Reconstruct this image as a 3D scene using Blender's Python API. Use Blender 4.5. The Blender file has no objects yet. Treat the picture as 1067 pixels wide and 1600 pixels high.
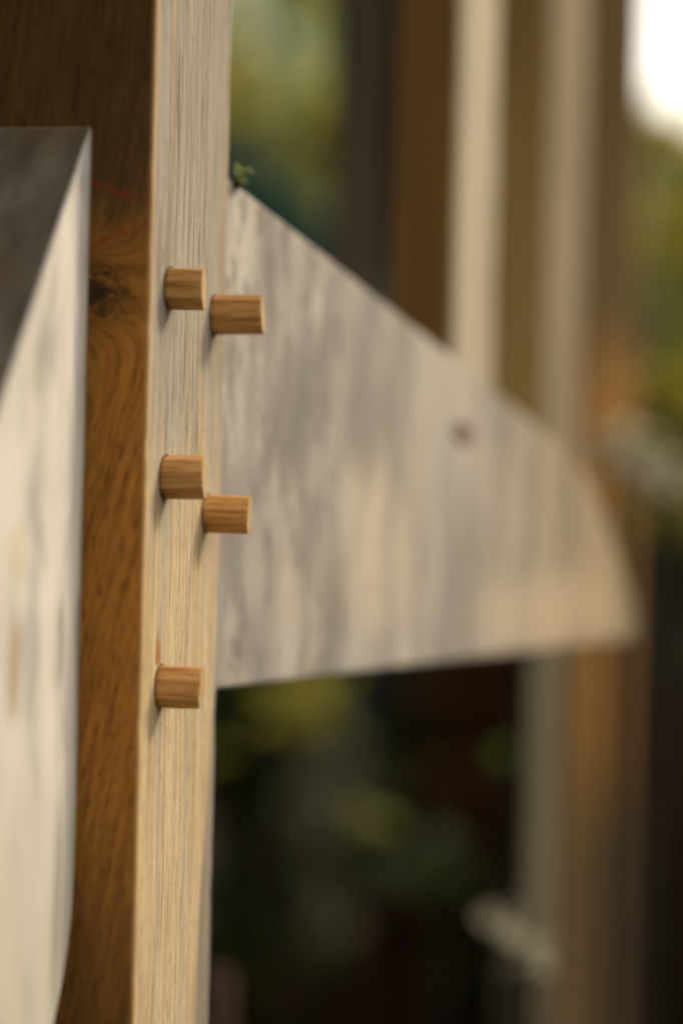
import bpy, bmesh, math, random
from mathutils import Vector, Matrix, noise
R = math.radians
C = bpy.context.scene.collection
sc = bpy.context.scene

# ------------------------------------------------------------------ camera
cd = bpy.data.cameras.new('camera'); cam = bpy.data.objects.new('camera', cd); C.objects.link(cam)
CZ = 1.40
cam.matrix_world = Matrix.Translation((0, 0, CZ)) @ Matrix.Rotation(R(90), 4, 'X') @ Matrix.Rotation(R(1.32), 4, 'Z')
cd.sensor_fit = 'VERTICAL'; cd.sensor_height = 36; cd.sensor_width = 24; cd.lens = 85
cd.clip_start = 0.02; cd.clip_end = 2000
cd.dof.use_dof = True; cd.dof.focus_distance = 1.165; cd.dof.aperture_fstop = 1.9
sc.camera = cam

# ------------------------------------------------------------------ world and sun
SUN_AZ, SUN_EL = 60, 30
w = bpy.data.worlds.new('World'); sc.world = w; w.use_nodes = True
wn = w.node_tree; bg = wn.nodes['Background']
sky = wn.nodes.new('ShaderNodeTexSky'); sky.sky_type = 'NISHITA'; sky.sun_disc = False
sky.sun_elevation = R(SUN_EL); sky.sun_rotation = R(SUN_AZ); sky.dust_density = 3.0; sky.air_density = 1.0; sky.ozone_density = 1.0
# bright broken cloud veil over the sky
wtc = wn.nodes.new('ShaderNodeTexCoord'); wmp = wn.nodes.new('ShaderNodeMapping'); wmp.inputs['Scale'].default_value = (1, 1, 2.5)
wno = wn.nodes.new('ShaderNodeTexNoise'); wno.inputs['Scale'].default_value = 2.2; wno.inputs['Detail'].default_value = 5
wrp = wn.nodes.new('ShaderNodeMapRange'); wrp.inputs[1].default_value = 0.30; wrp.inputs[2].default_value = 0.55; wrp.inputs[3].default_value = 0.35; wrp.inputs[4].default_value = 1.0
wmx = wn.nodes.new('ShaderNodeMix'); wmx.data_type = 'RGBA'; wmx.inputs[7].default_value = (9.5, 8.9, 8.0, 1)
wn.links.new(wtc.outputs['Generated'], wmp.inputs[0]); wn.links.new(wmp.outputs[0], wno.inputs[0]); wn.links.new(wno.outputs['Fac'], wrp.inputs[0])
wn.links.new(wrp.outputs[0], wmx.inputs[0]); wn.links.new(sky.outputs[0], wmx.inputs[6]); wn.links.new(wmx.outputs[2], bg.inputs[0]); bg.inputs[1].default_value = 0.15
sl = bpy.data.lights.new('sun', 'SUN'); sl.energy = 1.5; sl.angle = R(14); sl.color = (1.0, 0.87, 0.68)
so = bpy.data.objects.new('sun', sl); C.objects.link(so)
sdir = Vector((math.sin(R(SUN_AZ)) * math.cos(R(SUN_EL)), math.cos(R(SUN_AZ)) * math.cos(R(SUN_EL)), math.sin(R(SUN_EL))))
so.rotation_euler = sdir.to_track_quat('Z', 'Y').to_euler(); so.location = (3, 2, 5)

sc.view_settings.view_transform = 'Standard'; sc.view_settings.look = 'None'
sc.view_settings.exposure = 0.9; sc.view_settings.gamma = 1.0
sc.view_settings.use_white_balance = True; sc.view_settings.white_balance_temperature = 6800; sc.view_settings.white_balance_tint = 10

random.seed(7)

# ------------------------------------------------------------------ helpers
def tag(o, label=None, cat=None, group=None, kind=None):
    if label: o['label'] = label
    if cat: o['category'] = cat
    if group: o['group'] = group
    if kind: o['kind'] = kind
    return o

def empty(name, loc, rz=0):
    o = bpy.data.objects.new(name, None); C.objects.link(o); o.location = loc; o.rotation_euler = (0, 0, rz)
    o.empty_display_size = 0.1
    return o

def link(name, bm, mats, parent=None, loc=(0, 0, 0), rot=(0, 0, 0), smooth=False):
    me = bpy.data.meshes.new(name); bm.normal_update(); bm.to_mesh(me); bm.free()
    for m in (mats if isinstance(mats, (list, tuple)) else [mats]): me.materials.append(m)
    if smooth:
        for p in me.polygons: p.use_smooth = True
    o = bpy.data.objects.new(name, me); C.objects.link(o)
    o.location = loc; o.rotation_euler = rot
    if parent: o.parent = parent
    return o

class NT:
    """small wrapper for writing node trees"""
    def __init__(s, name):
        s.m = bpy.data.materials.new(name); s.m.use_nodes = True; s.t = s.m.node_tree
        s.b = s.t.nodes['Principled BSDF']; s.out = s.t.nodes['Material Output']
    def n(s, typ, **kw):
        nd = s.t.nodes.new(typ)
        for k, v in kw.items(): setattr(nd, k, v)
        return nd
    def set(s, sock, v):
        if hasattr(v, 'is_output') or isinstance(v, bpy.types.NodeSocket): s.t.links.new(v, sock)
        else: sock.default_value = v
    def math(s, op, a, b=0.0, c=None, clamp=False):
        nd = s.n('ShaderNodeMath', operation=op, use_clamp=clamp)
        s.set(nd.inputs[0], a); s.set(nd.inputs[1], b)
        if c is not None: s.set(nd.inputs[2], c)
        return nd.outputs[0]
    def noise(s, vec, scale, detail=4, rough=0.55, dist=0.0):
        nd = s.n('ShaderNodeTexNoise'); s.set(nd.inputs['Vector'], vec)
        nd.inputs['Scale'].default_value = scale; nd.inputs['Detail'].default_value = detail
        nd.inputs['Roughness'].default_value = rough; nd.inputs['Distortion'].default_value = dist
        return nd.outputs['Fac']
    def ramp(s, fac, stops, interp='LINEAR'):
        nd = s.n('ShaderNodeValToRGB'); nd.color_ramp.interpolation = interp
        e = nd.color_ramp.elements
        while len(e) < len(stops): e.new(0.5)
        for i, (p, c) in enumerate(stops):
            e[i].position = p; e[i].color = (c, c, c, 1) if isinstance(c, (int, float)) else (*c, 1)
        s.set(nd.inputs[0], fac); return nd.outputs[0]
    def mix(s, fac, a, b, mode='MIX'):
        nd = s.n('ShaderNodeMix', data_type='RGBA', blend_type=mode)
        s.set(nd.inputs[0], fac)
        for sock, v in ((nd.inputs[6], a), (nd.inputs[7], b)):
            s.set(sock, (*v, 1) if isinstance(v, tuple) and len(v) == 3 else v)
        return nd.outputs[2]
    def comb(s, x, y, z):
        nd = s.n('ShaderNodeCombineXYZ')
        for i, v in enumerate((x, y, z)): s.set(nd.inputs[i], v)
        return nd.outputs[0]
    def coords(s, which='Object'):
        tc = s.n('ShaderNodeTexCoord'); sp = s.n('ShaderNodeSeparateXYZ')
        s.t.links.new(tc.outputs[which], sp.inputs[0])
        return tc.outputs[which], sp.outputs[0], sp.outputs[1], sp.outputs[2]
    def step(s, v, lo, hi):
        nd = s.n('ShaderNodeMapRange', interpolation_type='SMOOTHSTEP')
        s.set(nd.inputs[0], v); s.set(nd.inputs[1], lo); s.set(nd.inputs[2], hi)
        return nd.outputs[0]
    def bump(s, h, strength, dist):
        nd = s.n('ShaderNodeBump'); nd.inputs['Strength'].default_value = strength; nd.inputs['Distance'].default_value = dist
        s.set(nd.inputs['Height'], h); s.t.links.new(nd.outputs[0], s.b.inputs['Normal'])
    def done(s, col, rough=0.75, spec=0.3):
        s.set(s.b.inputs['Base Color'], col); s.set(s.b.inputs['Roughness'], rough)
        s.b.inputs['Specular IOR Level'].default_value = spec
        return s.m

# ------------------------------------------------------------------ wood materials
def side_wood():
    """weathered face of the close post: fine vertical grain, greyer and darkened for shade to the top, honey below"""
    t = NT('weathered_oak'); _, x, y, z = t.coords()
    warp = t.noise(t.comb(x, y, t.math('MULTIPLY', z, 0.6)), 7, 2)
    yw = t.math('ADD', y, t.math('MULTIPLY', warp, 0.012))
    v = t.comb(x, yw, t.math('MULTIPLY', z, 0.03))
    g1 = t.noise(v, 190, 5, 0.62)                       # broad growth bands
    g2 = t.noise(t.comb(x, yw, t.math('MULTIPLY', z, 0.022)), 700, 3, 0.7)  # fine fibres
    g3 = t.noise(t.comb(x, t.math('ADD', yw, 3.0), t.math('MULTIPLY', z, 0.05)), 60, 2)
    patch = t.noise(t.comb(x, y, t.math('MULTIPLY', z, 0.35)), 22, 3)
    grey = t.ramp(g1, [(0.28, (0.17, 0.145, 0.11)), (0.45, (0.28, 0.24, 0.185)), (0.6, (0.37, 0.32, 0.25)), (0.75, (0.27, 0.24, 0.20))])  # tones lowered as well: shade at the top put into the colour
    honey = t.ramp(g1, [(0.26, (0.28, 0.185, 0.085)), (0.42, (0.44, 0.325, 0.175)), (0.55, (0.56, 0.44, 0.265)), (0.72, (0.46, 0.36, 0.23))])
    hgt = t.step(t.math('ADD', z, t.math('MULTIPLY', patch, 0.22)), 1.46, 1.62)
    col = t.mix(hgt, honey, grey)
    col = t.mix(t.math('MULTIPLY', t.step(g3, 0.50, 0.62), 0.55), col, (0.34, 0.31, 0.27))
    # orange-brown fibres
    col = t.mix(t.math('MULTIPLY', t.step(g3, 0.46, 0.36), 0.35), col, (0.42, 0.26, 0.12))
    lines = t.step(g2, 0.44, 0.33)
    col = t.mix(t.math('MULTIPLY', lines, 0.9), col, (0.11, 0.085, 0.06))
    pale = t.step(g2, 0.62, 0.72)
    col = t.mix(t.math('MULTIPLY', pale, 0.45), col, (0.66, 0.58, 0.45))
    # grey worn strip along the rear corner, widening downwards
    wd = t.math('MULTIPLY', t.math('SUBTRACT', 1.36, z), 0.17)
    lim = t.math('SUBTRACT', 0.154, wd)
    strip = t.step(t.math('ADD', y, t.math('MULTIPLY', t.math('SUBTRACT', patch, 0.5), 0.03)), t.math('SUBTRACT', lim, 0.003), t.math('ADD', lim, 0.003))
    strip = t.math('MULTIPLY', strip, t.step(z, 1.36, 1.30))
    col = t.mix(t.math('MULTIPLY', strip, 0.8), col, t.ramp(g1, [(0.35, (0.12, 0.105, 0.085)), (0.7, (0.30, 0.27, 0.23))]))
    fl = t.noise(t.comb(x, y, t.math('MULTIPLY', z, 0.10)), 900, 2, 0.5)
    col = t.mix(t.math('MULTIPLY', t.step(fl, 0.42, 0.30), 0.7), col, (0.14, 0.105, 0.07))
    ck = t.noise(t.comb(x, t.math('ADD', yw, t.math('MULTIPLY', warp, 0.01)), t.math('MULTIPLY', z, 0.045)), 300, 3, 0.5)
    thr = t.math('ADD', 0.36, t.math('MULTIPLY', hgt, 0.05))
    col = t.mix(t.math('MULTIPLY', t.step(ck, thr, t.math('SUBTRACT', thr, 0.05)), 0.75), col, (0.10, 0.075, 0.05))
    col = t.mix(t.math('MULTIPLY', t.step(y, 0.008, 0.001), 0.6), col, (0.62, 0.40, 0.18))
    # fine speckle
    sp = t.noise(t.comb(x, y, t.math('MULTIPLY', z, 0.5)), 1300, 2)
    col = t.mix(0.30, col, t.ramp(sp, [(0.3, 0.2), (0.7, 0.72)]), 'OVERLAY')
    h = t.math('ADD', t.math('MULTIPLY', g2, 0.8), t.math('MULTIPLY', g1, 0.8))
    t.bump(h, 0.55, 0.0012)
    return t.done(col, 0.8, 0.25)

def front_wood():
    """sheltered brown face of the post: slanting grain, a knot and red crayon marks"""
    t = NT('brown_sawn_oak'); _, x, y, z = t.coords()
    KX, KZ = -0.028, 1.4975
    dx = t.math('SUBTRACT', x, KX); dz = t.math('SUBTRACT', z, KZ)
    r2 = t.math('ADD', t.math('MULTIPLY', dx, dx), t.math('MULTIPLY', t.math('MULTIPLY', dz, dz), 2.0))
    near = t.math('POWER', 2.718, t.math('MULTIPLY', r2, -1700.0))
    r = t.math('SQRT', r2)
    wig = t.noise(t.comb(x, y, z), 55, 3)
    # below the knot the grain leans right going up, above it runs nearly plumb
    below = t.math('MINIMUM', dz, 0.0)
    lean = t.math('SUBTRACT', t.math('MULTIPLY', t.math('POWER', t.math('ABSOLUTE', below), 0.75), 0.16), 0.0)
    above = t.math('MULTIPLY', t.math('MAXIMUM', dz, 0.0), -0.10)
    xx = t.math('ADD', t.math('ADD', x, lean), above)
    xx = t.math('ADD', xx, t.math('MULTIPLY', wig, 0.0025))
    xx = t.mix(near, xx, t.math('ADD', r, t.math('MULTIPLY', wig, 0.02)))
    v = t.comb(xx, 0.0, t.math('MULTIPLY', z, 0.07))
    g1 = t.noise(v, 300, 6, 0.72); g2 = t.noise(t.comb(xx, 1.0, t.math('MULTIPLY', z, 0.12)), 780, 3, 0.65)
    col = t.ramp(g1, [(0.30, (0.15, 0.058, 0.010)), (0.47, (0.36, 0.145, 0.023)), (0.60, (0.50, 0.215, 0.036)), (0.76, (0.62, 0.295, 0.058))])
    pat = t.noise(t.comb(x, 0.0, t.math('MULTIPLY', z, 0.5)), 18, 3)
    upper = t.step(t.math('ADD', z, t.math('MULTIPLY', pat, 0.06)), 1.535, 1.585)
    col = t.mix(t.math('MULTIPLY', upper, 0.85), col, t.ramp(g1, [(0.3, (0.045, 0.026, 0.010)), (0.55, (0.10, 0.058, 0.022)), (0.75, (0.15, 0.085, 0.032))]))  # top painted darker, overhead shade put into the colour
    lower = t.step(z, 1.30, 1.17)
    col = t.mix(t.math('MULTIPLY', lower, 0.6), col, (0.07, 0.04, 0.016))  # bottom darkened too, the rest of the painted shade gradient
    col = t.mix(t.math('MULTIPLY', t.step(g2, 0.46, 0.36), 0.7), col, (0.06, 0.024, 0.006))
    # bark-dark knot with cracks
    crack = t.noise(t.comb(t.math('MULTIPLY', x, 0.55), wig, t.math('MULTIPLY', z, 1.2)), 110, 4, 0.65, 1.2)
    col = t.mix(t.math('MULTIPLY', t.step(near, 0.2, 0.7), t.math('MULTIPLY', t.step(crack, 0.53, 0.46), 0.95)), col, (0.018, 0.009, 0.004))
    col = t.mix(t.math('MULTIPLY', near, t.math('MULTIPLY', t.step(crack, 0.54, 0.66), 0.7)), col, (0.36, 0.17, 0.045))
    col = t.mix(t.math('MULTIPLY', t.step(r2, 0.00012, 0.00002), 0.85), col, (0.03, 0.014, 0.006))
    # bright worn arris along the right corner
    col = t.mix(t.math('MULTIPLY', t.step(x, -0.0035, -0.0008), 0.7), col, (0.50, 0.25, 0.07))
    # red crayon marks
    brk = t.noise(t.comb(x, 0.0, z), 240, 3, 0.7)
    for a, b, wdt in ((1.5385, -0.33, 0.0011), (1.5305, 0.40, 0.0014)):
        d = t.math('ABSOLUTE', t.math('SUBTRACT', z, t.math('ADD', a, t.math('MULTIPLY', x, b))))
        mk = t.math('MULTIPLY', t.step(t.math('ADD', d, t.math('MULTIPLY', wig, 0.002)), wdt + 0.0022, wdt + 0.0008), t.step(brk, 0.42, 0.58))
        col = t.mix(t.math('MULTIPLY', mk, 0.75), col, (0.33, 0.03, 0.012))
    t.bump(t.math('ADD', g2, t.math('MULTIPLY', t.math('MULTIPLY', near, crack), 2.0)), 0.5, 0.0012)
    return t.done(col, 0.75, 0.25)

def brace_wood(name, stops, seed=0.0, blot=0.6, warm=0.4, cs=1.0):
    """silvered timber face with vertical streaks and soft blotches"""
    t = NT(name); _, x, y, z = t.coords()
    x = t.math('ADD', x, seed)
    wp = t.noise(t.comb(x, y, z), 9, 3)
    yw = t.math('ADD', y, t.math('MULTIPLY', wp, 0.05))
    g1 = t.noise(t.comb(x, yw, t.math('MULTIPLY', z, 0.16)), 34 * cs, 4, 0.55)
    g2 = t.noise(t.comb(x, yw, t.math('MULTIPLY', z, 0.05)), 330, 3, 0.6)
    bl = t.noise(t.comb(x, yw, t.math('MULTIPLY', z, 0.42)), 15 * cs, 3, 0.5)
    bl2 = t.noise(t.comb(x, t.math('ADD', yw, 5.0), t.math('MULTIPLY', z, 0.35)), 12 * cs, 2)
    col = t.ramp(g1, stops)
    col = t.mix(t.math('MULTIPLY', t.step(bl, 0.50, 0.36), blot), col, (0.17, 0.155, 0.135))
    col = t.mix(t.math('MULTIPLY', t.step(bl2, 0.52, 0.68), warm), col, (0.62, 0.44, 0.26))
    col = t.mix(t.math('MULTIPLY', t.step(g2, 0.42, 0.32), 0.35), col, (0.17, 0.15, 0.13))
    t.bump(t.math('ADD', g2, g1), 0.4, 0.001)
    return t, x, y, z, col

def rear_brace_mat():
    t, x, y, z, col = brace_wood('silvered_brace', [(0.28, (0.23, 0.21, 0.185)), (0.42, (0.34, 0.31, 0.27)), (0.56, (0.44, 0.40, 0.345)), (0.72, (0.54, 0.50, 0.43))], 0.0, 0.30, 0.18)
    nearp = t.step(y, 0.30, 0.05)
    mo = t.noise(t.comb(x, y, t.math('MULTIPLY', z, 0.45)), 48, 5, 0.68, 0.6)
    col = t.mix(t.math('MULTIPLY', t.math('MULTIPLY', t.step(mo, 0.52, 0.40), nearp), 0.65), col, (0.15, 0.135, 0.115))
    col = t.mix(t.math('MULTIPLY', t.math('MULTIPLY', t.step(mo, 0.58, 0.68), nearp), 0.5), col, (0.50, 0.46, 0.40))
    fg = t.noise(t.comb(x, y, t.math('MULTIPLY', z, 0.04)), 400, 4, 0.65)
    col = t.mix(t.math('MULTIPLY', t.step(fg, 0.48, 0.36), 0.6), col, (0.18, 0.155, 0.12))
    col = t.mix(t.step(y, 0.25, 0.65), col, t.mix(1.0, col, (0.95, 0.78, 0.56), 'MULTIPLY'))
    # stain clouds and the small knot on this brace (y along the brace, z up from its own origin)
    wob = t.noise(t.comb(x, y, t.math('MULTIPLY', z, 0.3)), 42, 4, 0.6)
    def spot(cy, cz, ry, rz, colr, amt, col):
        a = t.math('DIVIDE', t.math('SUBTRACT', y, cy), ry); b = t.math('DIVIDE', t.math('SUBTRACT', z, cz), rz)
        d = t.math('ADD', t.math('MULTIPLY', a, a), t.math('MULTIPLY', b, b))
        d = t.math('ADD', d, t.math('MULTIPLY', t.math('SUBTRACT', wob, 0.5), 4.0))
        return t.mix(t.math('MULTIPLY', t.step(d, 1.9, -0.2), amt), col, colr)
    col = spot(0.095, 0.055, 0.035, 0.045, (0.20, 0.18, 0.155), 0.8, col)
    col = spot(0.19, 0.055, 0.05, 0.035, (0.24, 0.215, 0.18), 0.7, col)
    col = spot(0.02, 0.0, 0.03, 0.04, (0.24, 0.22, 0.19), 0.75, col)
    col = spot(0.20, -0.02, 0.045, 0.05, (0.64, 0.51, 0.36), 0.5, col)
    col = spot(0.50, -0.065, 0.12, 0.03, (0.62, 0.47, 0.32), 0.5, col)
    col = spot(0.335, 0.052, 0.014, 0.008, (0.10, 0.055, 0.03), 0.95, col)
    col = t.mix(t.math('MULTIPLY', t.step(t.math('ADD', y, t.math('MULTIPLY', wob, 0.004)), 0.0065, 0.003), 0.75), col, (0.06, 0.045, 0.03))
    return t.done(col, 0.8, 0.25)

def front_brace_mat():
    t, x, y, z, col = brace_wood('pale_brace', [(0.28, (0.40, 0.375, 0.33)), (0.42, (0.52, 0.49, 0.44)), (0.60, (0.60, 0.57, 0.52)), (0.8, (0.66, 0.63, 0.58))], 2.3, 0.45, 0.12, 1.8)
    low = t.step(z, 1.35, 1.18)
    col = t.mix(t.math('MULTIPLY', low, 0.55), col, (0.40, 0.36, 0.27))
    wk = t.noise(t.comb(x, y, t.math('MULTIPLY', z, 0.5)), 45, 3)
    for cy, cz, ry, rz, kc, am in ((-0.100, 1.335, .010, .022, (0.30, 0.20, 0.09), .7), (-0.032, 1.335, .006, .022, (0.20, 0.185, 0.155), .8), (-0.03, 1.22, .007, .05, (0.20, 0.185, 0.155), .6), (-0.10, 1.38, .02, .012, (0.52, 0.42, 0.25), .5)):
        a = t.math('DIVIDE', t.math('SUBTRACT', y, cy), ry); b = t.math('DIVIDE', t.math('SUBTRACT', z, cz), rz)
        d = t.math('ADD', t.math('ADD', t.math('MULTIPLY', a, a), t.math('MULTIPLY', b, b)), t.math('MULTIPLY', t.math('SUBTRACT', wk, 0.5), 2.5))
        col = t.mix(t.math('MULTIPLY', t.step(d, 1.4, 0.2), am), col, kc)
    # brown-grey arris where it meets the post
    wob = t.noise(t.comb(x, y, t.math('MULTIPLY', z, 0.5)), 60, 3)
    e = t.step(t.math('ADD', y, t.math('MULTIPLY', wob, 0.008)), -0.006, 0.003)
    col = t.mix(t.math('MULTIPLY', e, 0.7), col, (0.20, 0.155, 0.10))
    return t.done(col, 0.8, 0.25)

def endgrain_mat():
    t = NT('dark_end_grain'); _, x, y, z = t.coords()
    g = t.noise(t.comb(x, t.math('MULTIPLY', y, 0.35), t.math('MULTIPLY', z, 0.35)), 70, 4)
    b = t.noise(t.comb(x, y, z), 20, 3)
    col = t.ramp(g, [(0.32, (0.12, 0.105, 0.08)), (0.55, (0.19, 0.165, 0.122)), (0.75, (0.27, 0.235, 0.175))])
    col = t.mix(t.math('MULTIPLY', t.step(b, 0.5, 0.65), 0.5), col, (0.20, 0.12, 0.05))
    t.bump(g, 0.5, 0.001)
    return t.done(col, 0.85, 0.2)

def peg_mat():
    t = NT('oak_peg'); oi = t.n('ShaderNodeObjectInfo'); _, x, y, z = t.coords()
    rn = t.math('MULTIPLY', oi.outputs['Random'], 7.0)
    v = t.comb(t.math('ADD', t.math('MULTIPLY', x, 0.10), rn), y, z)
    g = t.noise(v, 330, 4, 0.6, 0.8); f = t.noise(t.comb(t.math('ADD', t.math('MULTIPLY', x, 0.04), rn), y, z), 1500, 2)
    col = t.ramp(g, [(0.28, (0.22, 0.095, 0.026)), (0.40, (0.42, 0.20, 0.06)), (0.58, (0.56, 0.30, 0.105)), (0.78, (0.66, 0.40, 0.17))])
    col = t.mix(t.math('MULTIPLY', t.step(f, 0.42, 0.32), 0.5), col, (0.10, 0.045, 0.015))
    tone = t.math('ADD', 1.0, t.math('MULTIPLY', oi.outputs['Random'], 0.4))
    hsv = t.n('ShaderNodeHueSaturation'); t.set(hsv.inputs['Value'], tone); t.set(hsv.inputs['Color'], col)
    t.bump(f, 0.3, 0.0006)
    return t.done(hsv.outputs[0], 0.6, 0.35)

def peg_end_mat():
    t = NT('peg_end_grain'); _, x, y, z = t.coords()
    g = t.noise(t.comb(x, y, t.math('MULTIPLY', z, 0.3)), 900, 3)
    return t.done(t.ramp(g, [(0.3, (0.28, 0.17, 0.07)), (0.6, (0.48, 0.34, 0.17)), (0.8, (0.58, 0.43, 0.24))]), 0.7, 0.3)

def plank_mat(name, a, b, c, sc_=60, seed=0.0):
    t = NT(name); _, x, y, z = t.coords()
    g = t.noise(t.comb(t.math('ADD', x, seed), y, t.math('MULTIPLY', z, 0.05)), sc_, 4)
    p = t.noise(t.comb(x, t.math('ADD', y, seed), t.math('MULTIPLY', z, 0.5)), 5, 3)
    col = t.ramp(g, [(0.3, a), (0.5, b), (0.72, c)])
    col = t.mix(t.math('MULTIPLY', t.step(p, 0.5, 0.68), 0.4), col, tuple(k * 0.55 for k in b))
    t.bump(g, 0.5, 0.002)
    return t.done(col, 0.8, 0.25)

def leaf_mat(name, a, b, trans=0.45, rough=0.5, spec=0.35):
    t = NT(name); g = t.n('ShaderNodeNewGeometry')
    tc, x, y, z = t.coords()
    nz = t.noise(tc, 2.2, 3)
    f = t.math('ADD', t.math('MULTIPLY', g.outputs['Random Per Island'], 0.6), t.math('MULTIPLY', nz, 0.5), clamp=True)
    col = t.ramp(f, [(0.15, a), (0.85, b)])
    t.done(col, rough, spec)
    tr = t.n('ShaderNodeBsdfTranslucent'); t.set(tr.inputs['Color'], col)
    mx = t.n('ShaderNodeMixShader'); mx.inputs[0].default_value = trans
    t.t.links.new(t.b.outputs[0], mx.inputs[1]); t.t.links.new(tr.outputs[0], mx.inputs[2]); t.t.links.new(mx.outputs[0], t.out.inputs[0])
    return t.m

def bark_mat():
    t = NT('bark'); _, x, y, z = t.coords()
    g = t.noise(t.comb(x, y, t.math('MULTIPLY', z, 0.2)), 40, 4)
    t.bump(g, 0.8, 0.01)
    return t.done(t.ramp(g, [(0.3, (0.018, 0.014, 0.010)), (0.7, (0.06, 0.045, 0.03))]), 0.9, 0.2)

def ground_mat():
    t = NT('garden_soil'); tc, x, y, z = t.coords()
    a = t.noise(tc, 0.4, 4); b = t.noise(tc, 14, 5)
    soil = t.ramp(b, [(0.3, (0.022, 0.015, 0.009)), (0.7, (0.055, 0.038, 0.024))])
    grass = t.ramp(b, [(0.3, (0.02, 0.035, 0.010)), (0.7, (0.05, 0.07, 0.02))])
    t.bump(b, 0.8, 0.05)
    return t.done(t.mix(t.step(a, 0.45, 0.58), soil, grass), 0.95, 0.15)

# ------------------------------------------------------------------ mesh builders
def grid_prism(xs, ys, zs, amp=0.0006, freq=(60, 60, 8), corner=0.0025, seed=0.0, front=False):
    """rectangular timber as a closed quad shell with slightly uneven faces and eased, chipped corners"""
    bm = bmesh.new()
    ring = []
    x0, x1, y0, y1 = xs[0], xs[-1], ys[0], ys[-1]
    def eased(a0, a1, lst): return lst
    c = corner
    path = []                                  # around the section, counter-clockwise seen from above
    def seg(p, q, n, tagm):
        for i in range(n):
            f = i / n; path.append((p[0] + (q[0] - p[0]) * f, p[1] + (q[1] - p[1]) * f, tagm))
    seg((x0 + c, y0), (x1 - c, y0), max(2, int((x1 - x0) / 0.006)), 1)
    path.append((x1 - c, y0, 0)); path.append((x1 - c * 0.3, y0 + c * 0.3, 0))
    seg((x1, y0 + c), (x1, y1 - c), max(2, int((y1 - y0) / 0.006)), 0)
    path.append((x1, y1 - c, 0)); path.append((x1 - c * 0.3, y1 - c * 0.3, 0))
    seg((x1 - c, y1), (x0 + c, y1), 5, 0)
    seg((x0, y1 - c), (x0, y0 + c), 5, 0)
    rings = []
    cx, cy = (x0 + x1) / 2, (y0 + y1) / 2
    for z in zs:
        row = []
        for (x, y, m) in path:
            n = noise.noise(Vector((x * freq[0] + seed, y * freq[1], z * freq[2]))) * amp
            # chips at the corners
            oncorner = min(abs(x - x1) + abs(y - y0), abs(x - x1) + abs(y - y1)) < c * 1.6
            if oncorner:
                n -= max(0.0, noise.noise(Vector((3.1, y * 9, z * 55 + seed))) - 0.12) * 0.0018
                n += noise.noise(Vector((7.7, y * 20, z * 160))) * 0.0002
            d = Vector((x - cx, y - cy, 0)); d.normalize()
            row.append(bm.verts.new((x + d.x * n, y + d.y * n, z)))
        rings.append(row)
    N = len(path)
    for a, b in zip(rings[:-1], rings[1:]):
        for i in range(N):
            j = (i + 1) % N
            f = bm.faces.new((a[i], a[j], b[j], b[i])); f.material_index = path[i][2]
    bm.faces.new(list(reversed(rings[0]))); bm.faces.new(rings[-1])
    return bm

def slab(profile, x0, x1, bevel=0.002, seg=2, topmat=None):
    """slab with outline profile in (y, z), thickness from x0 to x1"""
    bm = bmesh.new()
    a = [bm.verts.new((x0, y, z)) for y, z in profile]; b = [bm.verts.new((x1, y, z)) for y, z in profile]
    n = len(profile)
    bm.faces.new(a); bm.faces.new(list(reversed(b)))
    for i in range(n):
        j = (i + 1) % n
        f = bm.faces.new((a[j], a[i], b[i], b[j]))
        if topmat and topmat(profile[i], profile[j]): f.material_index = 1
    bmesh.ops.recalc_face_normals(bm, faces=bm.faces)
    sharp = [e for e in bm.edges if e.is_manifold and e.calc_face_angle() > 0.5]
    if bevel: bmesh.ops.bevel(bm, geom=sharp, offset=bevel, segments=seg, affect='EDGES', profile=0.6, clamp_overlap=True)
    return bm

def batten(name, w, d, z0, z1, mats, loc, rz, parent=None, seed=0.0, cut=0.0):
    zs = [z0 + (z1 - z0) * i / 40 for i in range(41)]
    bm = grid_prism([-w, 0], [0, d], zs, amp=0.0012, freq=(20, 20, 3), corner=0.003, seed=seed)
    if cut:
        for v in bm.verts:
            if v.co.z < z0 + 1e-4: v.co.z += -v.co.x * cut
    return link(name, bm, mats, parent, loc, (0, 0, rz))

def leaf_cloud(n, size, sampler, rnd, droop=0.3, width=0.5):
    vs, fs = [], []
    for _ in range(n):
        p = sampler(rnd)
        if p is None: continue
        s = size * rnd.uniform(0.55, 1.35)
        az = rnd.uniform(0, 2 * math.pi); el = rnd.uniform(-0.9, 0.7) - droop
        d = Vector((math.cos(az) * math.cos(el), math.sin(az) * math.cos(el), math.sin(el)))
        up = Vector((rnd.gauss(0, .4), rnd.gauss(0, .4), 1)).normalized()
        sd = d.cross(up).normalized(); nn = sd.cross(d)
        k = len(vs); wv = s * width * 0.5
        vs += [p, p + d * s * .35 + sd * wv + nn * s * .06, p + d * s * .75 + sd * wv * .7 + nn * s * .04, p + d * s - nn * s * .06,
               p + d * s * .75 - sd * wv * .7 + nn * s * .04, p + d * s * .35 - sd * wv + nn * s * .06]
        fs += [(k, k + 1, k + 2, k + 3), (k, k + 3, k + 4, k + 5)]
    return vs, fs

def mesh_obj(name, vs, fs, mat, parent=None, loc=(0, 0, 0)):
    me = bpy.data.meshes.new(name); me.from_pydata([tuple(v) for v in vs], [], fs); me.materials.append(mat)
    o = bpy.data.objects.new(name, me); C.objects.link(o); o.location = loc
    if parent: o.parent = parent
    return o

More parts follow.
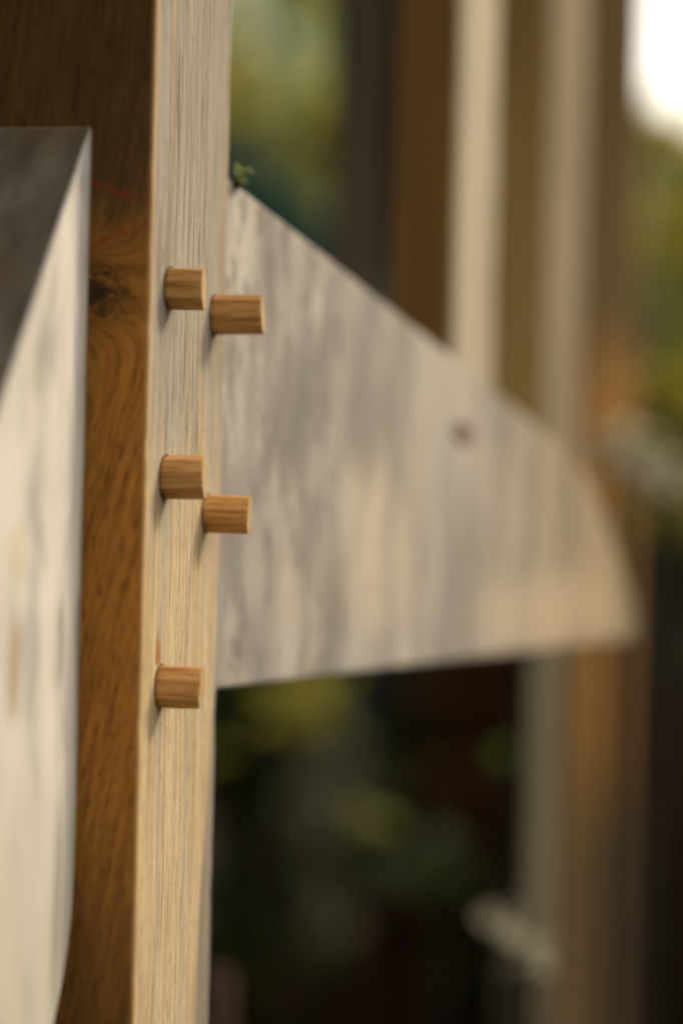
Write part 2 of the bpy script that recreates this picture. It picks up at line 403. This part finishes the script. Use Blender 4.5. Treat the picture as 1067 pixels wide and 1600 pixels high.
def clumpy(cen, rad, nclump, rnd, cr=0.28):
    """sampler: leaves gathered in clumps spread through an ellipsoid, with gaps"""
    cl = []
    for _ in range(nclump):
        while True:
            v = Vector((rnd.uniform(-1, 1), rnd.uniform(-1, 1), rnd.uniform(-1, 1)))
            if v.length < 1: break
        if v.length > 0: v = v.normalized() * (v.length ** 0.55)
        cl.append((Vector((cen[0] + v.x * rad[0], cen[1] + v.y * rad[1], cen[2] + v.z * rad[2])), rnd.uniform(.5, 1.2) * cr * min(rad)))
    def f(r):
        c, s = r.choice(cl)
        p = c + Vector((r.gauss(0, .55), r.gauss(0, .55), r.gauss(0, .45))) * s
        return p if p.z > 0.02 else None
    f.clumps = cl
    return f

def tube(bm, pts, radii, n=9):
    rings = []
    for i, p in enumerate(pts):
        d = (pts[min(i + 1, len(pts) - 1)] - pts[max(i - 1, 0)]).normalized()
        u = d.cross(Vector((0.13, 1, 0.07))).normalized(); v = d.cross(u)
        rings.append([bm.verts.new(p + (u * math.cos(2 * math.pi * k / n) + v * math.sin(2 * math.pi * k / n)) * radii[i] * (1 + .12 * noise.noise(Vector((k, i * .7, p.x))))) for k in range(n)])
    for a, b in zip(rings[:-1], rings[1:]):
        for k in range(n): bm.faces.new((a[k], a[(k + 1) % n], b[(k + 1) % n], b[k]))
    bm.faces.new(list(reversed(rings[0]))); bm.faces.new(rings[-1])

def limbs(clumps, base_h, r0, rnd, lean=(0, 0), topz=None, nb=14):
    bm = bmesh.new()
    top = Vector((lean[0], lean[1], topz))
    pts = [Vector((lean[0] * t + .04 * math.sin(5 * t), lean[1] * t, topz * t)) for t in [i / 8 for i in range(9)]]
    tube(bm, pts, [r0 * (1.25 if i == 0 else 1 - .09 * i) for i in range(9)])
    for c, _ in rnd.sample(clumps, min(nb, len(clumps))):
        t = max(base_h / topz, min(.95, (c.z - .3) / topz * .8))
        s = Vector((lean[0] * t, lean[1] * t, topz * t))
        m = s.lerp(c, .5) + Vector((0, 0, .12 * (c - s).length))
        tube(bm, [s, m, c], [r0 * .42 * (1 - t * .4), r0 * .25, r0 * .08], 6)
    return bm

def plant(kind, part, label, cat, loc, cen, rad, n, size, mat, seed, trunk_r=0.05, nclump=60, base_h=0.5, group=None, lean=(0, 0), cr=0.28, width=.5, nb=14, stem='trunk'):
    rnd = random.Random(seed)
    t = tag(empty(kind, loc), label, cat, group)
    smp = clumpy(cen, rad, nclump, rnd, cr)
    vs, fs = leaf_cloud(n, size, smp, rnd, width=width)
    mesh_obj(part, vs, fs, mat, t)
    bm = limbs(smp.clumps, base_h, trunk_r, rnd, lean, cen[2] + rad[2] * .3, nb)
    link(stem, bm, M_BARK, t, smooth=True)
    return t

# ------------------------------------------------------------------ materials
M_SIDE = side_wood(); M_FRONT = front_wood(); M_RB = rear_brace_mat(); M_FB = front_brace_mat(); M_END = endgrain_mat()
M_PEG = peg_mat(); M_PEGEND = peg_end_mat(); M_BARK = bark_mat()
M_LIT = plank_mat('lit_side_batten', (0.33, 0.27, 0.19), (0.46, 0.385, 0.28), (0.56, 0.475, 0.35))  # paler copy for the sunlit side, light put into the colour
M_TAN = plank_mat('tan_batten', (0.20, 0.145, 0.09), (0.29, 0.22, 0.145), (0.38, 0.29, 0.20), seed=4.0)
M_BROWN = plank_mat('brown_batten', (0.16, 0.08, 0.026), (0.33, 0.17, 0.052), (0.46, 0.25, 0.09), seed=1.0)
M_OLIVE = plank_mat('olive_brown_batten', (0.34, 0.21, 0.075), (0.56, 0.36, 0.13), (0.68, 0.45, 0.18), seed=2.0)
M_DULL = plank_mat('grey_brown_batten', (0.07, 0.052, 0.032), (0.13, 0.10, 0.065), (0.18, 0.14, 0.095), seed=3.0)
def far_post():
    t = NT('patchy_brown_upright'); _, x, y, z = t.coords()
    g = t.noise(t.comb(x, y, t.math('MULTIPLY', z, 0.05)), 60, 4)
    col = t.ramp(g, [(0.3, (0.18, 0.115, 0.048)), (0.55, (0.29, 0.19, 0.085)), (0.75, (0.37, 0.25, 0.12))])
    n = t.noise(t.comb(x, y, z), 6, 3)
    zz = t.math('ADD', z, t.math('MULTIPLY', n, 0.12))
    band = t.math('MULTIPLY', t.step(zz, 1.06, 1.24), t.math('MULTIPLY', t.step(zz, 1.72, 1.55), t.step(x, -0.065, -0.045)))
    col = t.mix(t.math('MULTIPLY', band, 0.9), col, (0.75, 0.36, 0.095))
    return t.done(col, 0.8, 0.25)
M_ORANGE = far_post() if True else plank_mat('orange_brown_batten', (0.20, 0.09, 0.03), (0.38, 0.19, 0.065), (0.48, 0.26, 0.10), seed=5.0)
M_DIM = plank_mat('dim_grey_green_post', (0.12, 0.10, 0.06), (0.17, 0.145, 0.09), (0.22, 0.19, 0.12), seed=8.0)
M_BLACK = plank_mat('shade_black_batten', (0.010, 0.010, 0.007), (0.018, 0.017, 0.012), (0.03, 0.028, 0.02), seed=7.0)  # near-black tone puts shade into the colour
M_TEAL = plank_mat('green_paint', (0.03, 0.075, 0.06), (0.06, 0.13, 0.105), (0.08, 0.17, 0.14), seed=6.0)
M_LEAF_Y = leaf_mat('yellow_green_leaf', (0.34, 0.33, 0.035), (0.62, 0.54, 0.10), 0.62)
M_LEAF_M = leaf_mat('mid_green_leaf', (0.04, 0.07, 0.018), (0.12, 0.14, 0.035), 0.4)
M_LEAF_D = leaf_mat('dark_green_leaf', (0.010, 0.018, 0.006), (0.030, 0.042, 0.010), 0.2, .9, .04)
M_LEAF_B = leaf_mat('blue_green_leaf', (0.16, 0.21, 0.10), (0.34, 0.38, 0.17), 0.55)
M_LEAF_R = leaf_mat('red_brown_leaf', (0.035, 0.016, 0.008), (0.085, 0.033, 0.012), 0.25, .9, .04)
M_LEAF_G = leaf_mat('fresh_green_leaf', (0.08, 0.20, 0.01), (0.16, 0.30, 0.03), 0.5)
M_LEAF_O = leaf_mat('olive_leaf', (0.40, 0.40, 0.10), (0.55, 0.52, 0.16), 0.4)
M_PALE = leaf_mat('pale_leaf', (0.58, 0.53, 0.36), (0.74, 0.68, 0.50), 0.35)

# ------------------------------------------------------------------ setting
bm = bmesh.new()
G = 60
for ix in range(G + 1):
    for iy in range(G + 1):
        x = (ix / G - .5); y = (iy / G - .5)
        X = 600 * x * abs(x) * 2; Y = 600 * y * abs(y) * 2 + 5
        dd = math.hypot(X, Y - 5)
        bm.verts.new((X, Y, noise.noise(Vector((X * .25, Y * .25, 0))) * min(.06, dd * .02) - .0))
bm.verts.ensure_lookup_table()
for ix in range(G):
    for iy in range(G):
        k = ix * (G + 1) + iy
        bm.faces.new((bm.verts[k], bm.verts[k + G + 1], bm.verts[k + G + 2], bm.verts[k + 1]))
g = link('ground', bm, ground_mat(), smooth=True); tag(g, 'dark soil and rough grass under the trees', kind='structure')

# ------------------------------------------------------------------ the timber frame in focus
TH = R(10)
frame = tag(empty('braced_post', (-0.0888, 1.10, 0), -TH),
            'weathered oak post with five round pegs and a pale triangular brace on each side', 'braced post')
zs = [0.0, 0.3, 0.6, 0.9] + [1.0 + 0.004 * i for i in range(201)] + [1.9, 2.1, 2.35]
bm = grid_prism([-0.15, 0], [0, 0.152], zs, amp=0.0007, freq=(40, 60, 5), corner=0.0012)
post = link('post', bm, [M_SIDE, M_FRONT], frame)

def make_peg(dia, length, seed):
    rnd = random.Random(seed)
    bm = bmesh.new(); n = 8; r = dia / 2
    a0 = rnd.uniform(0, .6)
    ang = [a0 + 2 * math.pi * (k + rnd.uniform(-.13, .13)) / n for k in range(n)]
    rr = [r * rnd.uniform(.96, 1.06) for _ in range(n)]
    tilt = rnd.uniform(-.05, .05)
    xs = [-0.030, 0.0, length * .5, length * .93, length]
    rings = []
    for i, x in enumerate(xs):
        row = []
        for k in range(n):
            q = rr[k] * (0.97 if i == 4 else 1.0) * (1 + rnd.uniform(-.006, .006))
            y, z = q * math.cos(ang[k]), q * math.sin(ang[k])
            row.append(bm.verts.new((x + (z * tilt + rnd.uniform(-.0002, .0002) if i >= 3 else 0), y, z)))
        rings.append(row)
    for a, b in zip(rings[:-1], rings[1:]):
        for k in range(n): bm.faces.new((a[k], a[(k + 1) % n], b[(k + 1) % n], b[k]))
    bm.faces.new(list(reversed(rings[0]))); e = bm.faces.new(rings[-1]); e.material_index = 1
    long_e = [ed for ed in bm.edges if abs(ed.verts[0].co.x - ed.verts[1].co.x) > .003]
    bmesh.ops.bevel(bm, geom=long_e, offset=r * .12, segments=2, affect='EDGES', profile=.5)
    bmesh.ops.recalc_face_normals(bm, faces=bm.faces)
    return bm

PEGS = [  # u along the face, height above the ground, diameter, length
    (0.0335, 1.5030, 0.0198, 0.0165), (0.1270, 1.4984, 0.0204, 0.0250),
    (0.0330, 1.4145, 0.0206, 0.0188), (0.1185, 1.3979, 0.0196, 0.0222),
    (0.0330, 1.3165, 0.0204, 0.0200)]
M_RIM = NT('bored_hole_edge').done((0.12, 0.07, 0.035, 1), 0.9)
for i, (u, h, dia, ln) in enumerate(PEGS):
    link('peg', make_peg(dia, ln, 20 + i), [M_PEG, M_PEGEND], post, (0, u, h), (0, R((0.6, -0.8, -0.5, 1.0, 0.4)[i]), R((6.5, 5, 7, 4.5, 5.5)[i])))
    bm = bmesh.new(); N = 28; hr = random.Random(i)
    inn = [bm.verts.new((0.0007, (dia * .47) * math.cos(2 * math.pi * k / N), (dia * .47) * math.sin(2 * math.pi * k / N))) for k in range(N)]
    out = [bm.verts.new((0.0009, (dia * .515 + hr.random() * .0004) * math.cos(2 * math.pi * k / N), (dia * .515 + hr.random() * .0004) * math.sin(2 * math.pi * k / N))) for k in range(N)]
    for k in range(N): bm.faces.new((inn[k], out[k], out[(k + 1) % N], inn[(k + 1) % N]))
    link('peg_hole_rim', bm, M_RIM, post, (0, u, h))
# torn sliver of fresh wood above the lowest peg
t = NT('fresh_splinter_wood'); M_SPL = t.done((0.50, 0.20, 0.05, 1), 0.6)
bm = bmesh.new()
for (y0, z0, z1, wd) in ((0.026, 1.3275, 1.347, 0.0016), (0.029, 1.3275, 1.340, 0.001)):
    a = bm.verts.new((0.0002, y0 - wd, z0)); b = bm.verts.new((0.0002, y0 + wd, z0)); c_ = bm.verts.new((0.0012, y0, z0)); d_ = bm.verts.new((0.0006, y0 + wd * .4, z1)); 
    bm.faces.new((a, c_, d_)); bm.faces.new((c_, b, d_)); bm.faces.new((b, a, d_)); bm.faces.new((a, b, c_))
link('splinter', bm, M_SPL, post)

# rear brace: long tapering board leaving the post to the right and away
prof = [(-0.02, -0.094), (0.69, -0.094), (0.708, -0.092), (0.700, -0.077), (0.682, -0.054), (0.655, -0.026), (0.625, 0.000), (0.59, 0.024), (0.55, 0.042), (0.50, 0.0575), (0.0, 0.1742), (-0.02, 0.1786)]
bm = slab(prof, -0.045, 0.0, 0.0035, 3)
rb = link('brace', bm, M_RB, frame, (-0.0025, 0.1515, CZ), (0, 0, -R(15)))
rb['label'] = 'long tapering silvered brace, blurring away to the right of the post'
# front brace: comes out of the brown face towards the camera, sloping top, curved underside
prof = [(0.0, 0.174), (0.0, -0.165), (-0.003, -0.182), (-0.009, -0.20), (-0.018, -0.217), (-0.030, -0.232), (-0.06, -0.262), (-0.11, -0.30),
        (-0.20, -0.345), (-0.33, -0.38), (-0.42, -0.385), (-0.43, -0.36), (-0.43, -0.29)]
prof = [(y, z + CZ) for y, z in prof]
bm = slab(prof, -0.135, -0.029, 0.0018, 2, topmat=lambda p, q: abs(p[1] - q[1]) > .3 and abs(p[0] - q[0]) > .3)
fb = link('brace', bm, [M_FB, M_END], frame)
fb['label'] = 'pale brace with dark sloping end grain, blurred at the left edge'

# ------------------------------------------------------------------ sprig at the joint
def sprig():
    t = tag(empty('seedling', (0, 0, 0)), 'tiny yellow-green sprig sprouting beside the post atop the pale brace', 'plant')
    m = leaf_mat('sprig_leaf', (0.28, 0.36, 0.10), (0.48, 0.52, 0.22), .4)
    t.location = (-0.0570, 1.262, CZ + 0.171)
    mb = bmesh.new(); bmesh.ops.create_icosphere(mb, subdivisions=4, radius=.0042)
    for v in mb.verts:
        v.co *= 1 + .45 * noise.noise(v.co * 700) + .25 * noise.noise(v.co * 1700); v.co.z = v.co.z * .42 - .0012 - v.co.x * .25
    link('moss', mb, leaf_mat('moss', (.06, .07, .02), (.16, .17, .05), .1), t)
    bm = bmesh.new(); tube(bm, [Vector((0, 0, -.002)), Vector((.001, 0, .004)), Vector((0.000, 0, .006))], [.0007, .0006, .0004], 6)
    link('stem', bm, m, t, smooth=True)
    for (bx, bz, az, el, L, W) in ((0, .006, 0.1, .05, .0075, .0040), (0, .006, 2.4, .9, .0065, .0035), (0.001, .001, -.6, 1.0, .0070, .0050), (0, .002, 2.9, 1.1, .006, .0045), (.001, .004, -.3, .75, .0065, .0035), (0, .0, -1.4, .6, .005, .004), (.001, .0, .3, .35, .004, .003)):
        bm = bmesh.new()
        d = Vector((math.cos(az) * math.cos(el), math.sin(az) * math.cos(el), math.sin(el))); s = d.cross(Vector((0, -.5, 1))).normalized(); nn = s.cross(d)
        p0 = Vector((bx, 0, bz)); rows = []
        for i in range(6):
            f = i / 5; wv = W * .5 * math.sin(math.pi * min(1, f * .9 + .08)); c0 = p0 + d * L * f - nn * L * .25 * f * f
            rows.append([bm.verts.new(c0 - s * wv + nn * wv * .5), bm.verts.new(c0), bm.verts.new(c0 + s * wv + nn * wv * .5)])
        for a, b in zip(rows[:-1], rows[1:]):
            bm.faces.new((a[0], a[1], b[1], b[0])); bm.faces.new((a[1], a[2], b[2], b[1]))
        o = link('leaf', bm, m, t, smooth=True)
sprig()

# ------------------------------------------------------------------ uprights behind the brace
K = 36 / 85 / 1600
def at(px, d): return (px - 533) * K * d
A = -R(25)
def up(name, label, px, d, w, dep, z0, z1, mats, seed, cut=0.0, grp='timber uprights behind the brace', rz=A):
    o = batten(name, w, dep, z0, z1, mats, (at(px, d), d, 0), rz, seed=seed, cut=cut)
    return tag(o, label, 'upright', grp)
up('timber_upright', 'narrow upright with its side coloured bright as if sunlit, ending on the sloping brace edge', 704, 1.66, 0.050, 0.072, 1.36, 2.35, [M_LIT, M_BROWN], 1.0)
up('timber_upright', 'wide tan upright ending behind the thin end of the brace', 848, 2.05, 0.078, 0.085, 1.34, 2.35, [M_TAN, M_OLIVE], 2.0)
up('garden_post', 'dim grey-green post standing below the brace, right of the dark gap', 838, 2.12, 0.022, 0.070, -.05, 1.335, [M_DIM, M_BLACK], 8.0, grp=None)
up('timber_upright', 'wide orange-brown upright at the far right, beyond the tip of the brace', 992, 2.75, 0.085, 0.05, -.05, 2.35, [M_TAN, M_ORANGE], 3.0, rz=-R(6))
up('timber_upright', 'dull grey-brown upright nearest the foliage gap beside the post', 590, 2.5, 0.056, 0.03, 1.30, 2.35, [M_DULL, M_DULL], 4.0, rz=R(3))

up('timber_upright', 'upright coloured nearly black for shade, between the grey-brown and the bright-sided one', 646, 2.95, 0.066, 0.04, 1.15, 2.35, [M_BLACK, M_BLACK], 6.0, rz=R(2))  # dark strip added; shade between the uprights is in its colour
# roof added out of view above the frame, to cut the sky light
roof = tag(empty('unseen_shade_roof', (0, 0, 2.35)), 'unseen board roof added above the timber frame to cut sky light', 'roof')
for i in range(13):
    x0 = -1.55 + i * .165
    bm = bmesh.new(); bmesh.ops.create_cube(bm, size=1)
    for v in bm.verts: v.co = Vector((x0 + v.co.x * .16, 1.15 + v.co.y * 4.3, .062 + v.co.z * .022))
    link('shade_roof_board', bm, M_DULL, roof)
for y0 in (-.6, .5, 1.7, 2.9):
    bm = bmesh.new(); bmesh.ops.create_cube(bm, size=1)
    for v in bm.verts: v.co = Vector((-.56 + v.co.x * 2.1, y0 + v.co.y * .05, .025 + v.co.z * .05))
    link('shade_roof_rafter', bm, M_BROWN, roof)
# sloping dark green rail behind the brace
bm = slab([(-0.6, 2.233), (0.3, 1.467), (0.3, 1.37), (-0.6, 2.136)], -0.02, 0.02, 0.003, 2)
o = link('handrail', bm, M_TEAL, None, (0, 2.9, 0), (0, 0, -R(90)))
tag(o, 'dark green sloping rail just above the slanting edge of the brace', 'rail')
# short stake by the foot of the post
o = batten('garden_stake', .02, .02, 0, 1.035, [plank_mat('pink_brown_stake', (.07, .036, .024), (.10, .055, .038), (.13, .075, .052))] * 2, (at(368, 1.9), 1.9, 0), -R(20))
tag(o, 'short pinkish brown stake, its top just right of the post at the bottom', 'stake')

# ------------------------------------------------------------------ planting
plant('dark_shrub', 'foliage', 'near-black shrub below the brace beside the post', 'shrub', (-0.25, 5.2, 0), (0, 0, .75), (.95, .8, .72), 9000, .085, M_LEAF_D, 1, .03, 90, .15, 'dark shrubs behind the frame', stem='stem')
plant('dark_shrub', 'foliage', 'reddish brown shrub seen under the middle of the brace', 'shrub', (0.42, 4.6, 0), (0, 0, .62), (.45, .5, .62), 5000, .07, M_LEAF_R, 2, .025, 60, .15, 'dark shrubs behind the frame', stem='stem')
plant('dark_shrub', 'foliage', 'dark shrub at the lower right beyond the orange-brown upright', 'shrub', (1.15, 5.4, 0), (0, 0, .8), (.7, .8, .8), 7000, .085, M_LEAF_D, 3, .03, 80, .15, 'dark shrubs behind the frame', stem='stem')
plant('leafy_tree', 'crown', 'yellow-green tree filling the gap right of the post top', 'tree', (-.42, 9.2, 0), (0, 0, 2.5), (.95, .3, 1.35), 7000, .12, M_LEAF_Y, 4, .05, 60, 1.2, 'trees beyond the uprights')
plant('leafy_tree', 'crown', 'yellow-green tree at the right edge under the bright sky', 'tree', (1.65, 10.5, 0), (0, 0, 2.25), (1.05, .3, 1.28), 5200, .12, M_LEAF_Y, 5, .06, 60, 1.0, 'trees beyond the uprights')
plant('leafy_tree', 'crown', 'blue-green tree behind the yellow-green one near the post', 'tree', (-.9, 12.5, 0), (0, 0, 3.1), (1.4, 1.1, 1.6), 8000, .13, M_LEAF_B, 6, .08, 70, 1.2, 'trees beyond the uprights')
plant('leafy_tree', 'crown', 'mid green tree standing behind the middle uprights', 'tree', (1.1, 14.5, 0), (0, 0, 2.3), (1.2, .9, 2.1), 7500, .12, M_LEAF_M, 7, .07, 70, .8, 'trees beyond the uprights')
# two unseen dense trees added to shade the ground behind the frame
plant('leafy_tree', 'crown', 'tall dense tree added out of view, shading the shrubs', 'tree', (4.2, 6.3, 0), (0, 0, 3.2), (1.9, 1.7, 2.9), 9000, .22, M_LEAF_M, 8, .14, 110, .6, 'trees beyond the uprights', cr=.35)
plant('leafy_tree', 'crown', 'spreading tree added out of view to shade the shrubs', 'tree', (-2.6, 5.2, 0), (1.6, .6, 5.2), (3.2, 2.4, 1.5), 9000, .24, M_LEAF_M, 9, .15, 110, 2.5, 'trees beyond the uprights', cr=.5)

plant('shade_hedge', 'foliage', 'tall dense hedge added out of view, shading the foot of the uprights', 'shade_hedge', (2.9, 3.6, 0), (0, 0, 1.45), (.85, 1.45, 1.6), 12000, .13, M_LEAF_M, 12, .05, 120, .4, cr=.4)  # added blocker, never in view: keeps sun off the lower uprights

plant('shade_hedge', 'foliage', 'dark hedge added unseen behind the viewpoint to cut the sky light', 'shade_hedge', (-.6, -2.2, 0), (0, 0, 1.5), (2.6, .7, 1.7), 12000, .15, M_LEAF_D, 13, .05, 150, .4, cr=.55)  # put in out of view to darken the camera-facing wood
plant('shade_hedge', 'foliage', 'dark hedge added unseen on the left of the post to cut the sky light', 'shade_hedge', (-2.6, 1.6, 0), (0, 0, 1.5), (.7, 2.9, 1.7), 12000, .15, M_LEAF_D, 14, .05, 150, .4, cr=.55)  # unseen, added to hold back sky light from the left

def bloom(label, px, py, d, n, seed, rad, mat=None, kind='pale_plant', grp='pale leaved plants', size=.045):
    rnd = random.Random(seed)
    X = at(px, d); Z = CZ - (py - 800) * K * d
    t = tag(empty(kind, (X, d, 0)), label, 'plant', grp)
    cl = [Vector((rnd.gauss(0, rad), rnd.gauss(0, rad), Z + rnd.gauss(0, rad * .6))) for _ in range(n)]
    vs, fs = leaf_cloud(n * 5, size, lambda r: r.choice(cl) + Vector((r.gauss(0, .006), r.gauss(0, .006), r.gauss(0, .006))), rnd, .1, .8)
    mesh_obj('leaves', vs, fs, mat or M_PALE, t)
    bm = bmesh.new()
    for c in cl[:5]: tube(bm, [Vector((0, 0, 0)), Vector((c.x * .5, c.y * .5, Z * .6)), c], [.005, .004, .002], 6)
    link('stem', bm, M_BARK, t)
SP2 = 'leafy sprigs beyond the tip of the brace'
bloom('pale leaved sprig low down, just left of the dim grey-green post', 797, 1428, 1.93, 3, 1, .004, size=.017)
bloom('pale leaved sprig low down in front of the dim grey-green post', 845, 1465, 1.95, 4, 2, .005, size=.017)
bloom('yellow leaved sprig at the right edge above the pale plants', 1055, 600, 3.0, 9, 11, .02, M_LEAF_Y, 'green_sprig', SP2, .045)
bloom('olive leaved sprig at the right edge, lower than the pale plants', 1030, 800, 3.1, 8, 12, .02, M_LEAF_Y, 'green_sprig', SP2, .04)
bloom('pale plant just over the thin tip of the brace', 955, 680, 2.40, 6, 3, .008, size=.026)
bloom('pale plant at the right edge above the tip of the brace', 1020, 722, 2.45, 6, 4, .009, size=.026)
SP = 'leafy sprigs in the dark gap'
bloom('olive green sprig close under the lower edge of the brace', 500, 1100, 3.6, 9, 5, .05, M_LEAF_Y, 'green_sprig', SP, .05)
bloom('single round-leaved sprig in the middle of the dark gap', 585, 1285, 3.2, 2, 6, .004, M_LEAF_O, 'green_sprig', SP, .034)
bloom('fresh green sprig against the left side of the dim grey-green post', 808, 1165, 2.6, 4, 7, .012, M_LEAF_G, 'green_sprig', SP, .022)
bloom('dim mid green sprig low in the dark gap', 680, 1360, 3.4, 9, 8, .04, M_LEAF_M, 'green_sprig', SP, .04)
plant('shade_shrub', 'foliage', 'low dark shrub added unseen behind the post and the front brace to cut light', 'shrub', (-.85, 2.3, 0), (0, 0, .65), (.45, .6, .6), 6000, .06, M_LEAF_D, 16, .02, 80, .1, cr=.4, stem='stem')  # unseen, put in to cut ambient light on the lower uprights
plant('shade_shrub', 'foliage', 'low dense shrub added out of view to shade the uprights', 'shrub', (1.25, 2.6, 0), (0, 0, .85), (.6, .7, .85), 8000, .06, M_LEAF_D, 15, .02, 80, .1, cr=.4, stem='stem')  # blocker added out of view to shade the lower uprights

# far wood closing the garden
rnd = random.Random(99)
vs, fs = [], []
def far(r):
    a = r.uniform(-2.6, 2.6); R_ = 26 + r.gauss(0, 2.0)
    hgt = 4.9 + 1.3 * noise.noise(Vector((a * 7, 0, 0))) + 2.4 * max(0, min(1, (.07 - a) / .08))
    return Vector((math.sin(a) * R_, math.cos(a) * R_, hgt * r.random() ** .8))
vs, fs = leaf_cloud(26000, .75, far, rnd, width=.7)
o = mesh_obj('woods', vs, fs, leaf_mat('far_leaf', (.06, .08, .02), (.20, .20, .045), .45)); tag(o, 'distant green wood behind everything', kind='stuff')
